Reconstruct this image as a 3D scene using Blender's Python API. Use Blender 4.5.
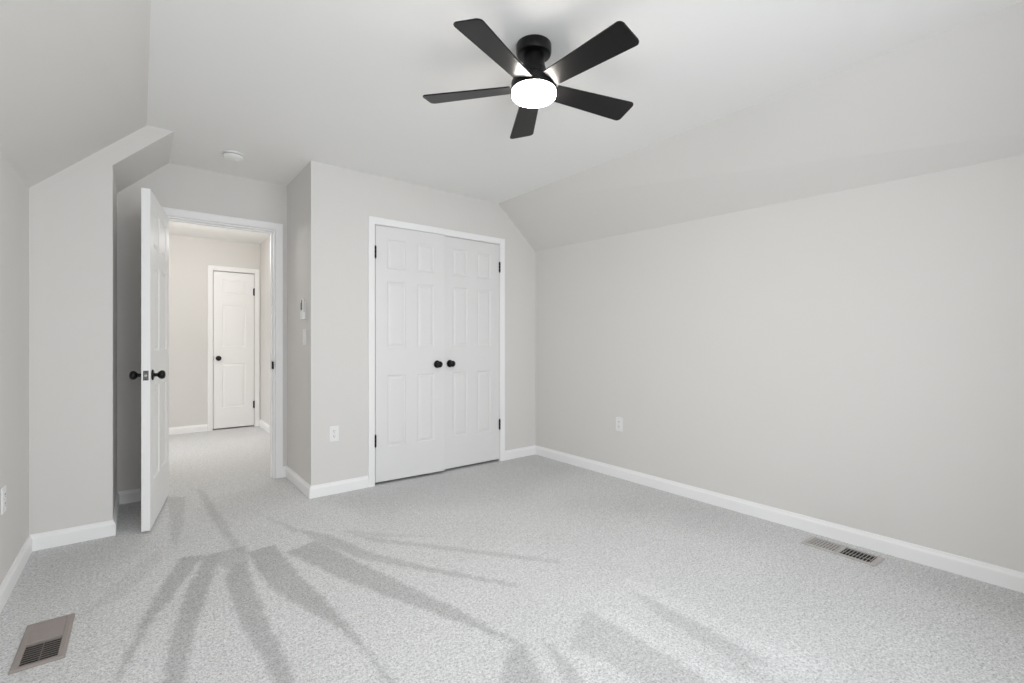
import bpy, bmesh, math
import numpy as np
from mathutils import Vector, Matrix

C = bpy.context.scene.collection
SC = bpy.context.scene
for o in list(bpy.data.objects):
    bpy.data.objects.remove(o)

# ------------------------------------------------------------------ camera
H = 2.44                                   # ceiling height
cam = bpy.data.cameras.new('camera')
cam.sensor_width = 36.0
cam.lens = 469.58 / 1024 * 36.0
cam.shift_y = 0.42 / 1024
cam.clip_start = 0.02
camo = bpy.data.objects.new('camera', cam)
camo.location = (0, 0, 1.1284)
camo.rotation_euler = (math.pi / 2, 0, -0.6706)
C.objects.link(camo)
SC.camera = camo

# ------------------------------------------------------------------ world, light, exposure
SC.view_settings.view_transform = 'Standard'
SC.view_settings.look = 'None'
SC.view_settings.gamma = 1
SC.view_settings.use_curve_mapping = False
SC.view_settings.exposure = 0.05
SC.cycles.max_bounces = 14
SC.cycles.diffuse_bounces = 10
SC.cycles.glossy_bounces = 4
SC.cycles.sample_clamp_indirect = 10
SC.cycles.use_denoising = True
SC.cycles.use_adaptive_sampling = False

w = bpy.data.worlds.new('daylight')
w.use_nodes = True
w.node_tree.nodes['Background'].inputs[0].default_value = (0.75, 0.87, 1.0, 1)
w.node_tree.nodes['Background'].inputs[1].default_value = 0.06
SC.world = w


def area_light(name, loc, aim, sx, sy, power, col, spread=180):
    l = bpy.data.lights.new(name, 'AREA')
    l.shape = 'RECTANGLE'
    l.size, l.size_y = sx, sy
    l.energy = power
    l.color = col
    l.spread = math.radians(spread)
    o = bpy.data.objects.new(name, l)
    o.location = loc
    d = Vector(aim) - Vector(loc)
    o.rotation_euler = d.to_track_quat('-Z', 'Y').to_euler()
    C.objects.link(o)
    return o


area_light('window_daylight', (1.33, -0.455, 1.32), (1.33, 3.0, 1.32), 1.9, 1.5, 18, (0.91, 0.957, 1.0), 150)
area_light('window_fill_side', (0.42, -0.455, 1.32), (0.42, 3.0, 1.32), 0.8, 1.5, 19.5, (0.91, 0.957, 1.0))  # second lamp over the left part of the opening, added to balance brightness
area_light('window_fill_low', (1.33, -0.455, 1.32), (1.33, 2.0, 0.0), 1.9, 1.5, 4, (0.88, 0.945, 1.0), 110)  # added fill lamp in the same opening, aimed down at the floor
area_light('hall_daylight', (-1.28, 6.05, 1.35), (0.70, 6.10, 0.0), 0.30, 1.0, 6.0, (0.97, 0.98, 1.0), 70)
hl = bpy.data.lights.new('hall_fill_light', 'POINT')  # added point light without a fixture, brightens the hall
hl.energy = 23
hl.color = (1.0, 0.975, 0.925)
hl.shadow_soft_size = 0.10
hlo = bpy.data.objects.new('hall_fill_light', hl)
hlo.location = (0.40, 5.60, 2.10)
C.objects.link(hlo)

# ------------------------------------------------------------------ materials


def mat(name, col, rough=0.6, metal=0.0, spec=0.5, noise=0.0, nscale=40.0, bump=0.0, bscale=300.0,
        emit=None, coat=0.0):
    m = bpy.data.materials.new(name)
    m.use_nodes = True
    nt = m.node_tree
    b = nt.nodes['Principled BSDF']
    b.inputs['Base Color'].default_value = (*col, 1)
    b.inputs['Roughness'].default_value = rough
    b.inputs['Metallic'].default_value = metal
    b.inputs['Specular IOR Level'].default_value = spec
    b.inputs['Coat Weight'].default_value = coat
    tc = nt.nodes.new('ShaderNodeTexCoord')
    if noise:
        n = nt.nodes.new('ShaderNodeTexNoise')
        n.inputs['Scale'].default_value = nscale
        n.inputs['Detail'].default_value = 4
        nt.links.new(tc.outputs['Object'], n.inputs['Vector'])
        r = nt.nodes.new('ShaderNodeMapRange')
        r.inputs['To Min'].default_value = 1 - noise
        r.inputs['To Max'].default_value = 1 + noise
        nt.links.new(n.outputs['Fac'], r.inputs['Value'])
        mx = nt.nodes.new('ShaderNodeMix')
        mx.data_type = 'RGBA'
        mx.blend_type = 'MULTIPLY'
        mx.inputs['Factor'].default_value = 1
        mx.inputs['A'].default_value = (*col, 1)
        nt.links.new(r.outputs['Result'], mx.inputs['B'])
        nt.links.new(mx.outputs['Result'], b.inputs['Base Color'])
    if bump:
        n2 = nt.nodes.new('ShaderNodeTexNoise')
        n2.inputs['Scale'].default_value = bscale
        n2.inputs['Detail'].default_value = 3
        nt.links.new(tc.outputs['Object'], n2.inputs['Vector'])
        bp = nt.nodes.new('ShaderNodeBump')
        bp.inputs['Strength'].default_value = bump
        bp.inputs['Distance'].default_value = 0.002
        nt.links.new(n2.outputs['Fac'], bp.inputs['Height'])
        nt.links.new(bp.outputs['Normal'], b.inputs['Normal'])
    if emit:
        b.inputs['Emission Color'].default_value = (*emit[0], 1)
        b.inputs['Emission Strength'].default_value = emit[1]
    return m


M_WALL = mat('wall_paint', (0.718, 0.703, 0.686), 0.75, spec=0.25, noise=0.008, nscale=3, bump=0.05, bscale=220)
M_CEIL = mat('ceiling_paint', (0.86, 0.855, 0.845), 0.85, spec=0.2, noise=0.006, nscale=3, bump=0.06, bscale=180)
M_TRIM = mat('trim_paint', (0.90, 0.90, 0.90), 0.5, spec=0.35, noise=0.006, nscale=6)
M_DOOR = mat('door_paint', (0.77, 0.77, 0.765), 0.42, spec=0.45, noise=0.006, nscale=8)
M_BLACK = mat('matte_black_metal', (0.003, 0.003, 0.0035), 0.32, spec=0.3)
M_IRON = mat('rough_black_iron', (0.004, 0.004, 0.004), 0.7, spec=0.1)
M_BLADE = mat('black_blade', (0.006, 0.0055, 0.006), 0.33, spec=0.28, noise=0.15, nscale=30)
M_PLASTIC = mat('white_plastic', (0.84, 0.84, 0.83), 0.35)
M_SLOT = mat('dark_slot', (0.05, 0.05, 0.05), 0.7, spec=0.1)
M_NICKEL = mat('brushed_nickel', (0.55, 0.54, 0.53), 0.3, metal=1.0, noise=0.1, nscale=60)
M_STEEL = mat('dark_steel', (0.16, 0.16, 0.16), 0.4, metal=0.6)
M_REG = mat('taupe_register_enamel', (0.300, 0.262, 0.243), 0.45, noise=0.05, nscale=50)
M_REG2 = mat('grey_register_enamel', (0.45, 0.43, 0.415), 0.45, noise=0.05, nscale=50)
M_DUCT = mat('duct_dark', (0.03, 0.028, 0.026), 0.8)
M_GREY = mat('grey_plastic', (0.20, 0.20, 0.19), 0.5)
M_LIGHT = mat('lit_diffuser', (0.9, 0.9, 0.88), 0.4, emit=((1.0, 0.93, 0.84), 84.0))


def carpet_mat():
    m = bpy.data.materials.new('grey_carpet')
    m.use_nodes = True
    nt = m.node_tree
    L = nt.links.new
    b = nt.nodes['Principled BSDF']
    b.inputs['Roughness'].default_value = 0.95
    b.inputs['Specular IOR Level'].default_value = 0.08
    tc = nt.nodes.new('ShaderNodeTexCoord')

    def noise(scale, detail, rough=0.6):
        n = nt.nodes.new('ShaderNodeTexNoise')
        n.inputs['Scale'].default_value = scale
        n.inputs['Detail'].default_value = detail
        n.inputs['Roughness'].default_value = rough
        L(tc.outputs['Object'], n.inputs['Vector'])
        return n.outputs['Fac']
    tuft = noise(165, 4, 0.8)
    clump = noise(85, 2, 0.6)
    mid = noise(24, 3)
    fm = nt.nodes.new('ShaderNodeMix')
    fm.data_type = 'FLOAT'
    fm.inputs['Factor'].default_value = 0.30
    L(tuft, fm.inputs['A'])
    L(clump, fm.inputs['B'])
    fine = fm.outputs['Result']
    cr = nt.nodes.new('ShaderNodeValToRGB')
    cr.color_ramp.elements[0].position = 0.355
    cr.color_ramp.elements[0].color = (0.27, 0.27, 0.272, 1)
    cr.color_ramp.elements[1].position = 0.615
    cr.color_ramp.elements[1].color = (0.85, 0.855, 0.86, 1)
    e = cr.color_ramp.elements.new(0.475)
    e.color = (0.595, 0.598, 0.602, 1)
    L(fine, cr.inputs['Fac'])
    mr = nt.nodes.new('ShaderNodeMapRange')
    mr.inputs['From Min'].default_value = 0.3
    mr.inputs['From Max'].default_value = 0.7
    mr.inputs['To Min'].default_value = 0.94
    mr.inputs['To Max'].default_value = 1.06
    L(mid, mr.inputs['Value'])
    at = nt.nodes.new('ShaderNodeAttribute')
    at.attribute_name = 'nap'
    # nap 0 = brushed away (light), 1 = brushed towards (dark)
    ma = nt.nodes.new('ShaderNodeMath')
    ma.operation = 'MULTIPLY_ADD'
    ma.inputs[1].default_value = -0.27
    ma.inputs[2].default_value = 1.0
    L(at.outputs['Fac'], ma.inputs[0])
    mu = nt.nodes.new('ShaderNodeMath')
    mu.operation = 'MULTIPLY'
    L(ma.outputs[0], mu.inputs[0])
    L(mr.outputs[0], mu.inputs[1])
    mx = nt.nodes.new('ShaderNodeMix')
    mx.data_type = 'RGBA'
    mx.blend_type = 'MULTIPLY'
    mx.inputs['Factor'].default_value = 1
    L(cr.outputs['Color'], mx.inputs['A'])
    L(mu.outputs[0], mx.inputs['B'])
    L(mx.outputs['Result'], b.inputs['Base Color'])
    bp = nt.nodes.new('ShaderNodeBump')
    bp.inputs['Strength'].default_value = 0.6
    bp.inputs['Distance'].default_value = 0.006
    L(fine, bp.inputs['Height'])
    L(bp.outputs['Normal'], b.inputs['Normal'])
    return m


M_CARPET = carpet_mat()

# ------------------------------------------------------------------ mesh helpers


def obj(name, bm, m, parent=None, smooth=False, loc=None):
    bmesh.ops.recalc_face_normals(bm, faces=bm.faces)
    me = bpy.data.meshes.new(name)
    bm.to_mesh(me)
    bm.free()
    me.materials.append(m)
    if smooth:
        for p in me.polygons:
            p.use_smooth = True
        try:
            me.set_sharp_from_angle(angle=math.radians(38))
        except Exception:
            pass
    o = bpy.data.objects.new(name, me)
    C.objects.link(o)
    if parent is not None:
        o.parent = parent
    if loc is not None:
        o.location = loc
    return o


def tag(o, label, cat, group=None, kind=None):
    o['label'] = label
    o['category'] = cat
    if group:
        o['group'] = group
    if kind:
        o['kind'] = kind
    return o


def empty(name, loc, rz=0.0, rot=None):
    o = bpy.data.objects.new(name, None)
    o.empty_display_size = 0.05
    o.location = loc
    o.rotation_euler = rot if rot else (0, 0, rz)
    C.objects.link(o)
    return o


def add_box(bm, x0, x1, y0, y1, z0, z1, bevel=0.0, seg=2):
    r = bmesh.ops.create_cube(bm, size=1)
    vs = r['verts']
    for v in vs:
        v.co = Vector(((x0 + x1) / 2 + v.co.x * (x1 - x0), (y0 + y1) / 2 + v.co.y * (y1 - y0),
                       (z0 + z1) / 2 + v.co.z * (z1 - z0)))
    if bevel:
        es = list({e for v in vs for e in v.link_edges})
        bmesh.ops.bevel(bm, geom=es, offset=bevel, segments=seg, affect='EDGES', profile=0.5)
    return bm


def box(x0, x1, y0, y1, z0, z1, bevel=0.0, seg=2):
    return add_box(bmesh.new(), x0, x1, y0, y1, z0, z1, bevel, seg)


def prism(pts, f):
    """pts: outline in 2D; f(p, k) gives the 3D point on end k (0 or 1)."""
    bm = bmesh.new()
    a = [bm.verts.new(f(p, 0)) for p in pts]
    b = [bm.verts.new(f(p, 1)) for p in pts]
    bm.faces.new(a)
    bm.faces.new(b[::-1])
    n = len(pts)
    for i in range(n):
        j = (i + 1) % n
        bm.faces.new((a[i], b[i], b[j], a[j]))
    return bm


def prism_y(pts, y0, y1):
    return prism(pts, lambda p, k: (p[0], (y0, y1)[k], p[1]))


def prism_x(pts, x0, x1):
    return prism(pts, lambda p, k: ((x0, x1)[k], p[0], p[1]))


def add_lathe(bm, prof, n=32, axis='Z', at=(0, 0, 0), sign=1):
    """prof: (radius, distance along the axis) list."""
    rings = []
    at = Vector(at)
    for r, d in prof:
        ring = []
        for i in range(n if r > 1e-6 else 1):
            a = 2 * math.pi * i / n
            u, v = r * math.cos(a), r * math.sin(a)
            d2 = d * sign
            p = {'Z': (u, v, d2), 'Y': (u, d2, v), 'X': (d2, u, v)}[axis]
            ring.append(bm.verts.new(at + Vector(p)))
        rings.append(ring)
    for a, b in zip(rings, rings[1:]):
        if len(a) == 1 and len(b) == 1:
            continue
        if len(a) == 1:
            for i in range(n):
                bm.faces.new((a[0], b[i], b[(i + 1) % n]))
        elif len(b) == 1:
            for i in range(n):
                bm.faces.new((a[i], a[(i + 1) % n], b[0]))
        else:
            for i in range(n):
                j = (i + 1) % n
                bm.faces.new((a[i], a[j], b[j], b[i]))
    for ring in (rings[0], rings[-1]):
        if len(ring) > 1:
            try:
                bm.faces.new(ring)
            except ValueError:
                pass
    return bm


def structure(name, bm, m, label, cat, smooth=False):
    o = obj(name, bm, m, smooth=smooth)
    tag(o, label, cat, kind='structure')
    return o


# ------------------------------------------------------------------ the room (metres)
XL, XR = -0.466, 3.125            # knee walls
YB = 3.56                         # closet wall
YS, YD, YH = 3.60, 4.26, 7.06     # short wall left, entry door wall, far hall wall
YR = -0.45                        # gable wall with the window
XC, XS = 0.971, -0.123            # alcove sides
TW = 0.12
XSL, XSR = 0.034, 2.6617          # where the slopes meet the flat ceiling


def knee_r(y):
    return 2.0385 - (3.56 - y) * 0.0198


# entry door opening and closet opening
EX0, EX1, EZ = 0.112, 0.876, 2.050
CX0, CX1, CZ = 1.450, 2.669, 2.050
# hall door opening
HX0, HX1, HZ = 0.736, 1.203, 2.040
HR = 1.272                        # hall right wall
HL = -1.30

# --- floor with the vacuum marks in its pile
STREAKS = [
    (1.0, [(0.166, 2.999), (0.263, 2.965), (0.193, 2.774), (0.113, 2.562), (0.033, 2.372), (-0.046, 2.055), (-0.07, 1.998), (-0.058, 2.095), (0.035, 2.553)]),
    (1.0, [(0.265, 2.934), (0.347, 2.944), (0.244, 2.533), (0.159, 2.143), (0.105, 1.859), (0.057, 1.898), (0.09, 2.197), (0.169, 2.592)]),
    (0.7, [(0.262, 2.951), (0.349, 2.958), (0.464, 2.963), (0.434, 2.715), (0.366, 2.611), (0.325, 2.76), (0.291, 2.842)]),
    (1.0, [(0.32, 2.611), (0.378, 2.76), (0.428, 2.734), (0.41, 2.347), (0.407, 2.025), (0.411, 1.834), (0.403, 1.624), (0.357, 1.66), (0.344, 1.874), (0.328, 2.009), (0.313, 2.256)]),
    (1.0, [(0.452, 2.861), (0.59, 2.863), (0.609, 2.419), (0.645, 2.012), (0.654, 1.75), (0.662, 1.418), (0.639, 1.436), (0.647, 1.634), (0.608, 1.898), (0.535, 2.127), (0.465, 2.402)]),
    (0.9, [(0.612, 2.734), (0.779, 2.779), (0.894, 2.323), (0.976, 1.986), (1.043, 1.743), (1.091, 1.482), (1.132, 1.319), (1.103, 1.342), (1.061, 1.474), (0.991, 1.655), (0.889, 1.905), (0.772, 2.193)]),
    (0.7, [(0.743, 3.045), (0.872, 2.811), (0.97, 2.45), (1.141, 2.1), (1.384, 1.685), (1.367, 1.664), (1.116, 2.054), (0.914, 2.376), (0.779, 2.779)]),
    (0.55, [(0.961, 2.815), (1.044, 2.638), (1.411, 2.147), (1.697, 1.741), (1.674, 1.718), (1.384, 2.106), (1.024, 2.585)]),
    (0.35, [(0.891, 2.909), (1.113, 2.657), (1.407, 2.351), (1.09, 2.602)]),
    (0.5, [(0.612, 3.468), (0.649, 3.348), (0.764, 2.99), (0.724, 2.965)]),
    (0.55, [(0.342, 4.359), (0.379, 4.267), (0.419, 3.465), (0.44, 2.902), (0.406, 2.897), (0.361, 3.47)]),
    (0.55, [(0.162, 4.232), (0.265, 4.151), (0.21, 3.528), (0.154, 3.098), (0.143, 3.482)]),
    (0.8, [(1.086, 1.37), (1.112, 1.313), (1.048, 1.112), (0.903, 1.227)]),
    (0.7, [(1.194, 1.322), (1.203, 1.255), (1.149, 1.031), (1.093, 1.076)]),
    (0.5, [(1.458, 1.348), (1.476, 1.324), (1.484, 1.092), (1.487, 0.764), (1.297, 0.915), (1.288, 1.118), (1.232, 1.233)]),
    (0.5, [(1.741, 1.323), (1.762, 1.243), (1.741, 0.732), (1.642, 0.772), (1.667, 1.128)]),
    (0.35, [(1.583, 0.905), (1.728, 0.572), (1.601, 0.673)]),
    (-0.18, [(1.49, 1.33), (1.57, 1.30), (1.56, 0.7), (1.50, 0.75)]),
    (-0.18, [(1.77, 1.45), (1.84, 1.40), (1.86, 0.6), (1.76, 0.66)]),
    (0.30, [(-0.2, 2.60), (-0.05, 2.95), (0.08, 3.22), (0.10, 3.08), (-0.04, 2.72)]),
]
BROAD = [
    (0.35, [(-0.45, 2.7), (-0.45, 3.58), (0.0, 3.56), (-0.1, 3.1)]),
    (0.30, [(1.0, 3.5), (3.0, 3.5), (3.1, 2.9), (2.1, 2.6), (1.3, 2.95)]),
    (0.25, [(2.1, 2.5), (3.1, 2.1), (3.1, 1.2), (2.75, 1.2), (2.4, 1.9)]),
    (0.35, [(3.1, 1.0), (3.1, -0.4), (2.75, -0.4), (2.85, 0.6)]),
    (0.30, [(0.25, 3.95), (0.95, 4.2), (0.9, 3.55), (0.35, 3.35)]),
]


def inside(X, Y, P):
    r = np.zeros(X.shape, bool)
    n = len(P)
    for i in range(n):
        x1, y1 = P[i]
        x2, y2 = P[(i + 1) % n]
        c = ((y1 > Y) != (y2 > Y))
        with np.errstate(divide='ignore', invalid='ignore'):
            xi = (x2 - x1) * (Y - y1) / (y2 - y1 if y2 != y1 else 1e-9) + x1
        r ^= c & (X < xi)
    return r


def floor_mesh():
    st = 0.0125
    x0, x1, y0, y1 = -0.60, 3.26, -0.58, 4.32
    nx, ny = int(round((x1 - x0) / st)), int(round((y1 - y0) / st))
    xs = np.linspace(x0, x1, nx + 1)
    ys = np.linspace(y0, y1, ny + 1)
    X, Y = np.meshgrid(xs, ys)
    nap = np.zeros(X.shape)
    rng = np.random.default_rng(4)
    # slightly ragged borders, as in brushed pile
    jx = rng.normal(0, 0.004, X.shape)
    jy = rng.normal(0, 0.004, X.shape)
    for s, P in STREAKS:
        nap += s * inside(X + jx, Y + jy, P)
    nap = np.clip(nap, -0.4, 1.0)
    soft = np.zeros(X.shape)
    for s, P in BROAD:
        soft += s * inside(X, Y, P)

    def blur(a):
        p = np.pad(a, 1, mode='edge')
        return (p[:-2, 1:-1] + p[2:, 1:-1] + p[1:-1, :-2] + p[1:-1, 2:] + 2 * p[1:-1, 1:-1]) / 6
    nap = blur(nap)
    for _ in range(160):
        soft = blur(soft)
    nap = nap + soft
    # broad, soft unevenness of the pile
    big = rng.normal(0, 1, (24, 20))
    iy = np.linspace(0, 22.99, X.shape[0])
    ix = np.linspace(0, 18.99, X.shape[1])
    fy, fx = iy.astype(int), ix.astype(int)
    ty, tx = (iy - fy)[:, None], (ix - fx)[None, :]
    b = (big[fy][:, fx] * (1 - ty) * (1 - tx) + big[fy + 1][:, fx] * ty * (1 - tx)
         + big[fy][:, fx + 1] * (1 - ty) * tx + big[fy + 1][:, fx + 1] * ty * tx)
    nap = nap + 0.07 * b
    verts = [(float(a), float(c), 0.0) for a, c in zip(X.ravel(), Y.ravel())]
    W = nx + 1
    faces = [(j * W + i, j * W + i + 1, (j + 1) * W + i + 1, (j + 1) * W + i) for j in range(ny) for i in range(nx)]
    me = bpy.data.meshes.new('floor')
    me.from_pydata(verts, [], faces)
    at = me.attributes.new('nap', 'FLOAT', 'POINT')
    at.data.foreach_set('value', nap.ravel().astype(np.float32))
    me.materials.append(M_CARPET)
    return me


floor = bpy.data.objects.new('floor', floor_mesh())
C.objects.link(floor)
tag(floor, 'light grey speckled bedroom carpet with fanned vacuum marks', 'floor', kind='structure')
structure('floor_hall', prism([(HL - 0.1, 4.32), (HR + 0.1, 4.32), (HR + 0.1, YH + 0.1), (HL - 0.1, YH + 0.1)],
          lambda p, k: (p[0], p[1], (0, -0.02)[k])), M_CARPET, 'pale carpet of the hall beyond the open door', 'floor')

# --- ceiling and slopes
structure('ceiling', box(XSL - 0.001, XSR + 0.001, YR - TW, YD + TW, H, H + 0.1), M_CEIL,
          'flat white bedroom ceiling carrying the black fan', 'ceiling')


def slope(xa, za, edges):
    """sloped slab from the flat ceiling (xa, za) to the knee line edges [(x, y, z) far, near]."""
    bm = bmesh.new()
    (x1, y1, z1), (x2, y2, z2) = edges
    low = [(xa, y1, za), (x1, y1, z1), (x2, y2, z2), (xa, y2, za)]
    lo = [bm.verts.new(p) for p in low]
    hi = [bm.verts.new((p[0], p[1], p[2] + 0.12)) for p in low]
    # the knee line runs slightly out of level: two triangles keep the slab exact
    bm.faces.new((lo[0], lo[1], lo[2]))
    bm.faces.new((lo[0], lo[2], lo[3]))
    bm.faces.new((hi[2], hi[1], hi[0]))
    bm.faces.new((hi[3], hi[2], hi[0]))
    for i in range(4):
        j = (i + 1) % 4
        bm.faces.new((lo[i], hi[i], hi[j], lo[j]))
    return bm


structure('ceiling_slope_right', slope(XSR, H, [(XR, YB + 0.06, knee_r(YB + 0.06)), (XR, YR - 0.06, knee_r(YR - 0.06))]), M_WALL,
          'sloped ceiling plane above the long blank wall at right', 'ceiling')
structure('ceiling_slope_left', slope(XSL, H, [(XL, YS + 0.06, 1.960), (XL, YR - 0.06, 1.870)]), M_WALL,
          'sloped ceiling plane above the low wall at far left', 'ceiling')

# --- walls
structure('wall_right', prism_x([(YR, 0), (YB + TW, 0), (YB + TW, knee_r(YB + TW)), (YR, knee_r(YR))], XR, XR + TW), M_WALL,
          'long blank light grey wall under the right slope', 'wall')
structure('wall_left', prism_x([(YR, 0), (YS + 0.05, 0), (YS + 0.05, 1.961), (YR, 1.870)], XL - TW, XL), M_WALL,
          'low light grey wall at the left picture edge', 'wall')
structure('wall_back_left', prism_y([(XL - TW, 0), (XS, 0), (XS, 2.1616), (0.1678, H), (XSL, H), (XL, 1.960), (XL - TW, 1.960)], YS, YD + TW),
          M_WALL, 'short grey wall between the low left wall and the door alcove', 'wall')
structure('wall_back', prism_y([(XC, 0), (CX0, 0), (CX0, CZ), (CX1, CZ), (CX1, 0), (XR + 0.05, 0), (XR + 0.05, knee_r(YB) - 0.043),
                                (XR, knee_r(YB)), (XSR, H), (XC, H)], YB, YB + TW), M_WALL,
          'grey wall holding the white double closet doors', 'wall')
structure('wall_alcove_right', box(XC, XC + TW, YB + TW, YD, 0, H), M_WALL,
          'narrow return wall with the light switch beside the entry door', 'wall')
structure('wall_door', prism_y([(XS, 0), (EX0, 0), (EX0, EZ), (EX1, EZ), (EX1, 0), (XC + TW, 0), (XC + TW, H), (0.1678, H), (XS, 2.1616)],
                               YD, YD + TW), M_WALL, 'wall around the open entry door in the alcove', 'wall')
structure('wall_closet_rear', box(XC + TW, XR + TW, YD + 0.02, YD + TW, 0, H), M_WALL, 'rear wall inside the closed closet', 'wall')
structure('wall_closet_end', box(XR, XR + TW, YB + TW, YD + 0.02, 0, H), M_WALL, 'end wall inside the closed closet', 'wall')
structure('ceiling_closet', box(XC + TW, XR + TW, YB + TW, YD + TW, H, H + 0.1), M_WALL, 'ceiling inside the closed closet', 'ceiling')
WX0, WX1, WZ0, WZ1 = 0.00, 2.30, 0.55, 2.08


def gable():
    outline = [(XL - TW, 0), (XL - TW, 1.870), (XL, 1.870), (XSL, H), (XSR, H), (XR, knee_r(YR)), (XR + TW, knee_r(YR)), (XR + TW, 0)]
    bm = bmesh.new()
    add_box(bm, WX0, WX1, YR - TW, YR, 0, WZ0)
    for pts in ([(XL - TW, 0), (WX0, 0), (WX0, H), (XSL, H), (XL, 1.870), (XL - TW, 1.870)],
                [(WX1, 0), (XR + TW, 0), (XR + TW, knee_r(YR)), (XR, knee_r(YR)), (XSR, H), (WX1, H)],
                [(WX0, WZ1), (WX1, WZ1), (WX1, H), (WX0, H)]):
        b2 = prism_y(pts, YR - TW, YR)
        me = bpy.data.meshes.new('t')
        b2.to_mesh(me)
        b2.free()
        bm.from_mesh(me)
        bpy.data.meshes.remove(me)
    return bm


structure('wall_rear', gable(), M_WALL, 'gable wall with the wide window behind the viewer', 'wall')


def window_frame():
    bm = bmesh.new()
    t = 0.05
    ya, yb = YR - TW + 0.02, YR - 0.03
    add_box(bm, WX0, WX0 + t, ya, yb, WZ0, WZ1)
    add_box(bm, WX1 - t, WX1, ya, yb, WZ0, WZ1)
    add_box(bm, WX0 + t, WX1 - t, ya, yb, WZ0, WZ0 + t)
    add_box(bm, WX0 + t, WX1 - t, ya, yb, WZ1 - t, WZ1)
    xm = (WX0 + WX1) / 2
    add_box(bm, xm - 0.03, xm + 0.03, ya, yb, WZ0 + t, WZ1 - t)
    zm = (WZ0 + WZ1) / 2
    add_box(bm, WX0 + t, xm - 0.03, ya, yb, zm - 0.02, zm + 0.02)
    add_box(bm, xm + 0.03, WX1 - t, ya, yb, zm - 0.02, zm + 0.02)
    return bm


structure('window_1', window_frame(), M_TRIM, 'white double window frame in the gable wall', 'window')

# --- hall
structure('wall_hall_far', prism_y([(HL - 0.1, 0), (HX0, 0), (HX0, HZ), (HX1, HZ), (HX1, 0), (HR + 0.1, 0), (HR + 0.1, H), (HL - 0.1, H)],
                                   YH, YH + 0.1), M_WALL, 'far hall wall with the narrow white door', 'wall')
structure('wall_hall_right', box(HR, HR + 0.1, YD + TW, YH, 0, H), M_WALL, 'right side wall of the hall', 'wall')
structure('wall_hall_left', box(HL - 0.1, HL, YD + TW - 0.1, YH, 0, H), M_WALL, 'left end wall of the hall', 'wall')
structure('wall_hall_near', box(HL, XL - TW, YD + TW - 0.1, YD + TW, 0, H), M_WALL, 'hall side wall beyond the alcove', 'wall')
structure('ceiling_hall', box(HL - 0.1, HR + 0.1, YD + TW, YH + 0.1, H, H + 0.1), M_CEIL, 'white hall ceiling seen under the door head', 'ceiling')
structure('wall_hall_door_rear', box(HX0 - 0.1, HX1 + 0.1, YH + 0.1, YH + 0.14, 0, H), M_WALL, 'dark space wall behind the hall door', 'wall')

# ------------------------------------------------------------------ baseboards
PROF = [(0.0, 0.0), (0.014, 0.0), (0.014, 0.062), (0.0125, 0.068), (0.009, 0.073), (0.0065, 0.080), (0.005, 0.087), (0.0, 0.088)]


def baseboard_run(pts, items):
    """pts: polyline with the room on its left; items: (name, label) per segment."""
    P = [Vector((p[0], p[1])) for p in pts]
    n = len(P)
    dirs = [(P[i + 1] - P[i]).normalized() for i in range(n - 1)]
    nor = [Vector((-d.y, d.x)) for d in dirs]

    def off(i, t):
        if i == 0:
            return P[0] + nor[0] * t
        if i == n - 1:
            return P[-1] + nor[-1] * t
        a, b = nor[i - 1], nor[i]
        m = (a + b)
        m = m / m.dot(a)
        return P[i] + m * t
    for s in range(n - 1):
        bm = prism(PROF, lambda p, k: (*off(s + k, p[0]), p[1]))
        structure(items[s][0], bm, M_TRIM, items[s][1], 'baseboard')


baseboard_run([(XR, YR), (XR, YB), (2.727, YB)],
              [('baseboard_right', 'long white baseboard along the blank right wall'),
               ('baseboard_back_right', 'short white baseboard between the closet casing and the right corner')])
baseboard_run([(1.392, YB), (XC, YB), (XC, YD), (0.935, YD)],
              [('baseboard_back', 'white baseboard between the closet casing and the alcove corner'),
               ('baseboard_alcove_right', 'white baseboard under the light switch in the alcove'),
               ('baseboard_door', 'tiny white baseboard stub right of the entry casing')])
baseboard_run([(0.05, YD), (XS, YD), (XS, YS), (XL, YS), (XL, YR)],
              [('baseboard_door_left', 'shaded white baseboard behind the open entry door'),
               ('baseboard_alcove_left', 'white baseboard on the left alcove side'),
               ('baseboard_back_left', 'white baseboard of the short wall left of the alcove'),
               ('baseboard_left', 'white baseboard along the low left wall')])
baseboard_run([(HR, YD + TW), (HR, YH)], [('baseboard_hall_right', 'white baseboard along the hall right wall')])
baseboard_run([(0.674, YH), (HL, YH)], [('baseboard_hall_far', 'white baseboard left of the narrow hall door')])

# ------------------------------------------------------------------ casings and jambs


def casing(x0, x1, z1, y, wdt, face=-1, jamb=TW):
    """door casing round an opening x0..x1, top z1, on the wall plane y; face -1 = towards -Y."""
    bm = bmesh.new()
    rv = 0.005
    prof = [(0, 0), (0, 0.009), (0.004, 0.012), (0.012, 0.013), (wdt - 0.016, 0.017), (wdt - 0.004, 0.018), (wdt, 0.015), (wdt, 0)]
    path = [((x0 - rv, 0), (-1, 0)), ((x0 - rv, z1 + rv), (-1, 1)), ((x1 + rv, z1 + rv), (1, 1)), ((x1 + rv, 0), (1, 0))]
    rings = []
    for (px, pz), (ox, oz) in path:
        rings.append([bm.verts.new((px + ox * a, y + face * b, pz + oz * a)) for a, b in prof])
    n = len(prof)
    for a, b in zip(rings, rings[1:]):
        for i in range(n):
            j = (i + 1) % n
            bm.faces.new((a[i], a[j], b[j], b[i]))
    bm.faces.new(rings[0])
    bm.faces.new(rings[-1][::-1])
    return bm


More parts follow.
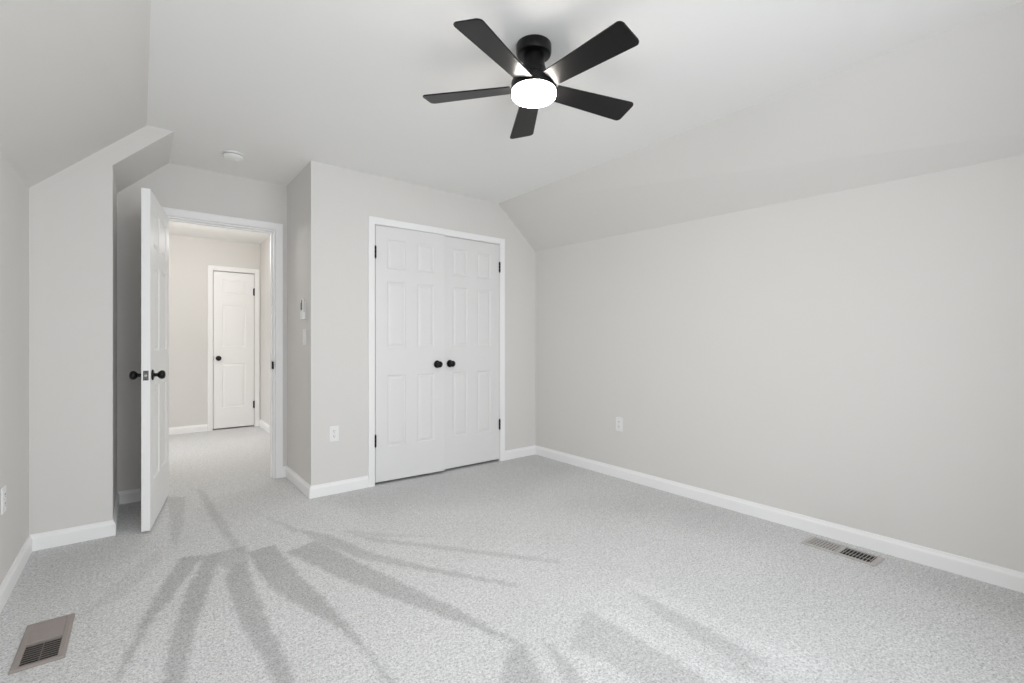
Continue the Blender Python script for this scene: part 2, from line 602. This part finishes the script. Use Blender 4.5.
def jamb_bm(x0, x1, z1, ya, yb, stop):
    bm = bmesh.new()
    t = 0.010
    add_box(bm, x0 - 0.0, x0 + t, ya, yb, 0, z1)
    add_box(bm, x1 - t, x1, ya, yb, 0, z1)
    add_box(bm, x0 + t, x1 - t, ya, yb, z1 - t, z1)
    if stop:
        sa, sb = stop
        s = 0.011
        add_box(bm, x0 + t, x0 + t + s, sa, sb, 0, z1 - t)
        add_box(bm, x1 - t - s, x1 - t, sa, sb, 0, z1 - t)
        add_box(bm, x0 + t + s, x1 - t - s, sa, sb, z1 - t - s, z1 - t)
    return bm


t1 = structure('trim_1', casing(EX0, EX1, EZ, YD, 0.054), M_TRIM, 'white casing round the open entry doorway', 'door casing')
obj('jamb', jamb_bm(EX0, EX1, EZ, YD, YD + TW, (YD + 0.042, YD + 0.078)), M_TRIM, t1)
bm = bmesh.new()
add_box(bm, EX1 - 0.0160, EX1 - 0.0098, YD - 0.014, YD + 0.034, 0.905, 0.967, 0.001, 1)
obj('strike_plate', bm, M_IRON, t1)['label'] = 'black strike plate'
structure('trim_2', casing(CX0, CX1, CZ, YB, 0.053), M_TRIM, 'white casing round the double closet doors', 'door casing')
t3 = structure('trim_3', casing(HX0, HX1, HZ, YH, 0.055), M_TRIM, 'white casing round the narrow hall door', 'door casing')
t4 = structure('trim_4', casing(EX0, EX1, EZ, YD + TW, 0.057, face=1), M_TRIM, 'white casing on the hall side of the entry doorway', 'door casing')

# ------------------------------------------------------------------ doors


def panel_slab(wd, ht, th, cols, rows, faces=('front', 'back')):
    """moulded door: x 0..wd, front face at y=0 looking -Y, back at y=th, z 0..ht."""
    bm = bmesh.new()
    xs = sorted({0, wd, *[v for c in cols for v in c]})
    zs = sorted({0, ht, *[v for r in rows for v in r]})
    ringdef = [(0, 0), (0.004, 0.0045), (0.011, 0.0075), (0.016, 0.0075), (0.034, 0.0025)]
    grids = []
    for side in (0, 1):
        y0 = 0 if side == 0 else th
        sg = 1 if side == 0 else -1
        G = {(i, j): bm.verts.new((x, y0, z)) for i, x in enumerate(xs) for j, z in enumerate(zs)}
        grids.append(G)
        for i in range(len(xs) - 1):
            for j in range(len(zs) - 1):
                q = [G[i, j], G[i + 1, j], G[i + 1, j + 1], G[i, j + 1]]
                ispan = any(abs(xs[i] - c[0]) < 1e-6 for c in cols) and any(abs(zs[j] - r[0]) < 1e-6 for r in rows)
                if not ispan:
                    bm.faces.new(q)
                    continue
                prev = q
                for ins, dep in ringdef[1:]:
                    a, b, c, d = xs[i] + ins, xs[i + 1] - ins, zs[j] + ins, zs[j + 1] - ins
                    y = y0 + sg * dep
                    cur = [bm.verts.new(p) for p in ((a, y, c), (b, y, c), (b, y, d), (a, y, d))]
                    for k in range(4):
                        l = (k + 1) % 4
                        bm.faces.new((prev[k], prev[l], cur[l], cur[k]))
                    prev = cur
                bm.faces.new(prev)
    A, B = grids
    nx, nz = len(xs) - 1, len(zs) - 1
    for i in range(nx):
        bm.faces.new((A[i, 0], A[i + 1, 0], B[i + 1, 0], B[i, 0]))
        bm.faces.new((A[i, nz], A[i + 1, nz], B[i + 1, nz], B[i, nz]))
    for j in range(nz):
        bm.faces.new((A[0, j], A[0, j + 1], B[0, j + 1], B[0, j]))
        bm.faces.new((A[nx, j], A[nx, j + 1], B[nx, j + 1], B[nx, j]))
    return bm


KNOB = [(0.0115, 0.006), (0.0105, 0.016), (0.0110, 0.026), (0.0170, 0.031), (0.0238, 0.038), (0.0268, 0.046), (0.0262, 0.054),
        (0.0215, 0.061), (0.0120, 0.0648), (0.0, 0.0655)]
ROSE = [(0.0, 0.0), (0.031, 0.0), (0.0325, 0.003), (0.0310, 0.0065), (0.024, 0.009), (0.0, 0.0095)]


def knob(parent, x, y, z, sign, scale=1.0):
    k = obj('knob', add_lathe(bmesh.new(), [(r * scale, d * scale) for r, d in KNOB], 28, 'Y', sign=sign), M_BLACK, parent, True, (x, y, z))
    k['label'] = 'round black door knob'
    obj('rosette', add_lathe(bmesh.new(), [(r * scale, d * scale) for r, d in ROSE], 28, 'Y', sign=sign), M_BLACK, k, True)
    return k


def hinge(parent, x, y, z, lx=0.02, ht=0.09, rb=0.0085):
    """black butt hinge: barrel of three knuckles with finials and a sliver of leaf."""
    bm = bmesh.new()
    g = 0.0015
    hh = ht / 3
    for i in range(3):
        z0 = -ht / 2 + i * hh
        add_lathe(bm, [(0.0, z0 + g / 2), (rb, z0 + g / 2), (rb, z0 + hh - g / 2), (0.0, z0 + hh - g / 2)], 14, 'Z')
    for s in (1, -1):
        add_lathe(bm, [(0.0055, s * ht / 2), (0.0062, s * (ht / 2 + 0.003)), (0.003, s * (ht / 2 + 0.007)), (0.0, s * (ht / 2 + 0.008))], 14, 'Z')
    add_box(bm, min(0, lx), max(0, lx), 0.004, 0.007, -ht / 2, ht / 2)
    h = obj('hinge', bm, M_BLACK, parent, True, (x, y, z))
    h['label'] = 'black door hinge'
    return h


TH = 0.035
ROWS6 = [(0.270, 0.840), (1.060, 1.590), (1.690, 1.925)]

# closet leaves (hinged at their outer sides)
LW = (CX1 - CX0) / 2 - 0.004
for side in (0, 1):
    hx = CX0 + 0.003 if side == 0 else CX1 - 0.003
    d = empty('door_2' if side == 0 else 'door_3', (hx, YB - 0.002, 0.022))
    tag(d, 'left white six-panel closet leaf standing slightly proud' if side == 0 else 'right white six-panel closet leaf closed flush beside its twin',
        'closet door', kind='structure')
    cols = [(0.095, 0.252), (0.352, 0.509)]
    if side == 1:
        cols = [(LW - b, LW - a) for a, b in cols[::-1]]
    sb = panel_slab(LW, 2.024, TH, cols, ROWS6)
    if side == 1:
        for v in sb.verts:
            v.co.x -= LW
    obj('slab', sb, M_DOOR, d)
    kx = LW - 0.072 if side == 0 else -LW + 0.066
    knob(d, kx, 0, 0.917, -1)
    for hz in (1.813, 0.328):
        hinge(d, -0.003 if side == 0 else 0.003, -0.006, hz, 0.004 if side == 0 else -0.004)
    bs = bmesh.new()                      # roller catch at the top edge
    x = LW - 0.05 if side == 0 else -LW + 0.05
    add_box(bs, x - 0.02, x + 0.02, 0.010, 0.026, 2.024, 2.027)
    obj('ball_catch', bs, M_NICKEL, d)
    d.rotation_euler.z = math.radians(-3.0) if side == 0 else 0.0

# entry door: pin at the room face, opened past square into the alcove
EW = 0.752
th = math.radians(99.0)
d1 = empty('door_1', (EX0 + 0.008, YD - 0.006, 0.014), -th)
tag(d1, 'white six-panel entry door standing open into the bedroom', 'door', kind='structure')
cols = [(0.112, 0.324), (0.420, 0.632)]
TD = 0.042
slab = panel_slab(EW, 2.020, TD, cols, ROWS6)
for v in slab.verts:
    v.co.y += 0.006
obj('slab', slab, M_TRIM, d1)
KZ = 0.916
knob(d1, EW - 0.062, 0.006, KZ, -1)
knob(d1, EW - 0.062, 0.006 + TD, KZ, 1)
bm = bmesh.new()
add_box(bm, EW - 0.001, EW + 0.0018, 0.006 + 0.008, 0.006 + TD - 0.008, KZ - 0.0285, KZ + 0.0285, 0.0008, 1)
lp = obj('latch_plate', bm, M_STEEL, d1)
lp['label'] = 'dark steel latch plate on the door edge'
lb = box(EW + 0.0018, EW + 0.011, 0.006 + TD / 2 - 0.0065, 0.006 + TD / 2 + 0.0065, KZ - 0.0065, KZ + 0.0065, 0.002, 2)
obj('latch_bolt', lb, M_NICKEL, lp)
sc = bmesh.new()
for s in (-1, 1):
    add_lathe(sc, [(0.0035, 0.0), (0.0035, 0.0008), (0.0, 0.0012)], 10, 'X', at=(EW + 0.0016, 0.006 + TD / 2, KZ + s * 0.021))
obj('screw', sc, M_SLOT, lp)
for hz in (1.80, 1.05, 0.23):
    hinge(d1, 0.0, 0.0, hz, 0.02)

# narrow hall door with three panels
HW = HX1 - HX0 - 0.008
d4 = empty('door_4', (HX0 + 0.004, YH + 0.004, 0.018))
tag(d4, 'narrow white three-panel door at the end of the hall', 'door', kind='structure')
obj('slab', panel_slab(HW, 2.014, TH, [(0.093, HW - 0.093)], [(0.262, 0.830), (1.045, 1.590), (1.725, 1.920)]), M_TRIM, d4)
knob(d4, 0.055, 0, 0.900, -1)
for hz in (1.777, 0.275):
    hinge(d4, HW + 0.001, -0.0045, hz, -0.012)
obj('latch_plate', box(-0.0055, -0.0005, -0.002, 0.02, 0.870, 0.930), M_BLACK, d4)['label'] = 'dark latch in the door gap'

# ------------------------------------------------------------------ ceiling fan
FX, FY = 1.367, 1.568
fan = empty('ceiling_fan', (FX, FY, H))
tag(fan, 'black five-blade flush ceiling fan with lit round white lamp', 'ceiling fan')
canopy = [(0.0, 0.0), (0.0765, 0.0), (0.078, -0.004), (0.078, -0.034), (0.074, -0.044), (0.064, -0.049), (0.0, -0.0495)]
obj('canopy', add_lathe(bmesh.new(), canopy, 56), M_BLACK, fan, True)
neck = [(0.0, -0.049), (0.046, -0.049), (0.0465, -0.066), (0.0480, -0.084), (0.0515, -0.100), (0.0555, -0.110), (0.0, -0.111)]
obj('neck', add_lathe(bmesh.new(), neck, 48), M_BLACK, fan, True)
motor = [(0.0, -0.110), (0.056, -0.1105), (0.060, -0.132), (0.068, -0.147), (0.090, -0.156), (0.0985, -0.164), (0.1005, -0.173), (0.1005, -0.200), (0.0985, -0.2035), (0.0, -0.204)]
obj('motor_housing', add_lathe(bmesh.new(), motor, 64), M_BLACK, fan, True)
diff = [(0.0, -0.2041), (0.0965, -0.2041), (0.0970, -0.220), (0.0950, -0.2285), (0.089, -0.2325), (0.06, -0.2350), (0.0, -0.2355)]
df = obj('light_diffuser', add_lathe(bmesh.new(), diff, 64), M_LIGHT, fan, True)
df['label'] = 'glowing round white diffuser'


def blade_bm():
    """flat paddle along +X, rounded outer corners, 6 mm thick, pitched about its length."""
    r0, r1 = 0.100, 0.5035
    wr, wt = 0.098, 0.132
    rc = 0.020
    def half(x):
        return (wr + (wt - wr) * (x - 0.14) / (r1 - 0.14)) / 2
    pts = [(r0, -half(r0)), (r1 - rc, -half(r1 - rc))]
    for s in (-1, 1):
        cx, cy = r1 - rc, s * (half(r1) - rc)
        arc = []
        for k in range(0, 7):
            a = math.radians(-90 + 15 * k) if s == -1 else math.radians(15 * k)
            arc.append((cx + rc * math.cos(a), cy + rc * math.sin(a)))
        pts += arc[1:] if s == -1 else arc
    pts += [(r0, half(r0))]
    bm = prism(pts, lambda p, k: (p[0], p[1], (-0.003, 0.003)[k]))
    es = [e for e in bm.edges if abs(e.verts[0].co.z - e.verts[1].co.z) < 1e-6]
    bmesh.ops.bevel(bm, geom=es, offset=0.0012, segments=2, affect='EDGES')
    R = Matrix.Rotation(PITCH, 4, 'X')
    bm.transform(R)
    # slot plate that carries the blade into the motor
    return bm


PITCH = -0.2205
first = None
for k in range(5):
    if first is None:
        b = obj('blade', blade_bm(), M_BLADE, fan)
        first = b
    else:
        b = first.copy()
        C.objects.link(b)
        b.parent = fan
    b.location = (0, 0, -0.1854)
    # each blade sits a hair off the ideal spacing, the first one droops slightly
    b.rotation_euler = (0, (0.020, 0, 0, 0, 0)[k], math.radians(-14.506 + 72 * k + (0, -0.7, 0, -0.9, 0)[k]))

# ------------------------------------------------------------------ smoke detector
sd = empty('smoke_detector', (0.512, 3.775, H))
tag(sd, 'round white smoke detector on the ceiling near the alcove', 'smoke detector')
obj('base_plate', add_lathe(bmesh.new(), [(0, 0), (0.066, 0), (0.067, -0.004), (0.065, -0.010), (0, -0.0105)], 48), M_PLASTIC, sd, True)
obj('sensing_gap', add_lathe(bmesh.new(), [(0, -0.0105), (0.056, -0.0105), (0.056, -0.0150), (0, -0.0152)], 48), M_GREY, sd, True)['label'] = 'dark vent gap'
obj('cover', add_lathe(bmesh.new(), [(0, -0.0150), (0.061, -0.0150), (0.062, -0.019), (0.058, -0.030), (0.047, -0.037), (0.020, -0.040), (0, -0.0405)], 48), M_PLASTIC, sd, True)
obj('test_button', add_lathe(bmesh.new(), [(0, -0.0385), (0.011, -0.0385), (0.0105, -0.0425), (0, -0.043)], 24), M_PLASTIC, sd, True, (0.018, 0, 0))

# ------------------------------------------------------------------ outlets, switch, control


def outlet(loc, rz, label):
    """duplex receptacle: plate looks along local -Y."""
    o = empty('power_outlet', loc, rz)
    tag(o, label, 'power outlet', 'white wall outlets above the carpet')
    obj('cover_plate', box(-0.035, 0.035, -0.006, 0, -0.0575, 0.0575, 0.0025, 2), M_PLASTIC, o)
    for s in (1, -1):
        bm = bmesh.new()
        pts = [(0.0165 * math.cos(a), max(-0.0135, min(0.0135, 0.0175 * math.sin(a)))) for a in [2 * math.pi * i / 24 for i in range(24)]]
        bm = prism(pts, lambda p, k: (p[0], (-0.0058, -0.0075)[k], p[1] + s * 0.0195))
        r = obj('receptacle', bm, M_PLASTIC, o)
        sl = bmesh.new()
        for x, hh in ((-0.006, 0.0045), (0.006, 0.0035)):
            add_box(sl, x - 0.0011, x + 0.0011, -0.0082, -0.0072, s * 0.0195 + 0.003 - hh, s * 0.0195 + 0.003 + hh)
        add_lathe(sl, [(0, 0.0072), (0.0024, 0.0072), (0.0024, 0.0082), (0, 0.0082)], 10, 'Y', at=(0, 0, s * 0.0195 - 0.0075), sign=-1)
        obj('slot', sl, M_SLOT, r)
    obj('screw', add_lathe(bmesh.new(), [(0.0032, 0.0058), (0.003, 0.0072), (0, 0.0076)], 12, 'Y', sign=-1), M_NICKEL, o)
    return o


outlet((1.133, YB, 0.446), 0, 'white outlet between the alcove corner and the closet doors')
outlet((XR, 2.503, 0.445), -math.pi / 2, 'white outlet low on the long blank right wall')
outlet((XL, 2.974, 0.443), math.pi / 2, 'white outlet on the low wall at the left picture edge')

sw = empty('light_switch', (XC, 3.722, 1.165), -math.pi / 2)
tag(sw, 'white rocker light switch on the narrow return wall below the control', 'light switch')
obj('cover_plate', box(-0.035, 0.035, -0.006, 0, -0.0585, 0.0585, 0.0025, 2), M_PLASTIC, sw)
rk = prism([(-0.0055, -0.033), (-0.0095, -0.033), (-0.0075, 0.0), (-0.0065, 0.033), (-0.0055, 0.033)], lambda p, k: ((-0.0165, 0.0165)[k], p[0], p[1]))
obj('rocker', rk, M_PLASTIC, sw)

fc = empty('wall_control', (XC, 3.735, 1.372), -math.pi / 2)
tag(fc, 'white handheld control in its holder above the light switch', 'wall control')
cr = bmesh.new()
add_box(cr, -0.030, 0.030, -0.006, 0, -0.075, 0.060, 0.002, 2)
add_box(cr, -0.030, 0.030, -0.024, -0.005, -0.075, -0.018, 0.003, 2)
obj('holder', cr, M_PLASTIC, fc)
hs = box(-0.023, 0.023, -0.0215, -0.0105, -0.020, 0.078, 0.003, 2)
hd = obj('handset', hs, M_PLASTIC, fc)
bt = bmesh.new()  # dark bars paint in the shade at the handset sides and gap
add_box(bt, 0.005, 0.021, -0.0232, -0.0213, -0.004, 0.072, 0.0006, 1)
add_box(bt, -0.016, -0.009, -0.0232, -0.0213, -0.004, 0.050, 0.0006, 1)
obj('shade_bars', bt, M_SLOT, hd)['label'] = 'dark bars painted for the shade beside the handset'

# ------------------------------------------------------------------ floor registers


def register(loc, rz, label, m, ln=0.345, wd=0.141, fe=0.026, fs=0.014):
    """m: enamel; long axis along local X: raised frame, two louvre banks tilted opposite ways, dark duct below."""
    o = empty('floor_register', loc, rz)
    tag(o, label, 'floor register', 'metal floor registers in the carpet')
    bm = bmesh.new()
    hx, hy = ln / 2, wd / 2
    zt = 0.009
    prof = [(0.0, 0.001), (0.16, 0.0065), (0.38, zt), (0.88, zt), (1.0, zt - 0.002), (1.0, 0.001)]
    corners = [(-1, -1), (1, -1), (1, 1), (-1, 1)]
    rings = []
    for sx, sy in corners:
        rings.append([bm.verts.new((sx * (hx - a * fe), sy * (hy - a * fs), z)) for a, z in prof])
    for i in range(4):
        a, b = rings[i], rings[(i + 1) % 4]
        for k in range(len(prof) - 1):
            bm.faces.new((a[k], b[k], b[k + 1], a[k + 1]))
    add_box(bm, -0.008, 0.008, -hy + fs - 0.001, hy - fs + 0.001, 0.002, zt - 0.0005)
    obj('frame', bm, m, o)
    obj('duct_opening', box(-hx + fe - 0.002, hx - fe + 0.002, -hy + fs - 0.002, hy - fs + 0.002, 0.0004, 0.0012), M_DUCT, o)['label'] = 'dark duct opening'
    for s in (-1, 1):
        bm = bmesh.new()
        a0, a1 = 0.010, hx - fe
        nf = 9
        for i in range(nf):
            x = s * (a0 + (i + 0.5) * (a1 - a0) / nf)
            t = math.radians(-38) * s
            r = bmesh.ops.create_cube(bm, size=1)
            mtx = Matrix.Translation((x, 0, 0.0048)) @ Matrix.Rotation(t, 4, 'Y') @ Matrix.Diagonal((0.0088, wd - 2 * fs, 0.0013, 1))
            bmesh.ops.transform(bm, matrix=mtx, verts=r['verts'])
        # centre rib joining the louvres
        add_box(bm, min(s * a0, s * a1), max(s * a0, s * a1), -0.0015, 0.0015, 0.0016, 0.0026)
        obj('louvre_bank', bm, m, o)
    return o


register((2.968, 0.882, 0), math.radians(87.5), 'pale grey floor register set in the carpet by the right baseboard', M_REG2)
register((-0.279, 2.478, 0), math.radians(90), 'brown floor register set in the carpet near the low left wall', M_REG, fe=0.018, fs=0.022)
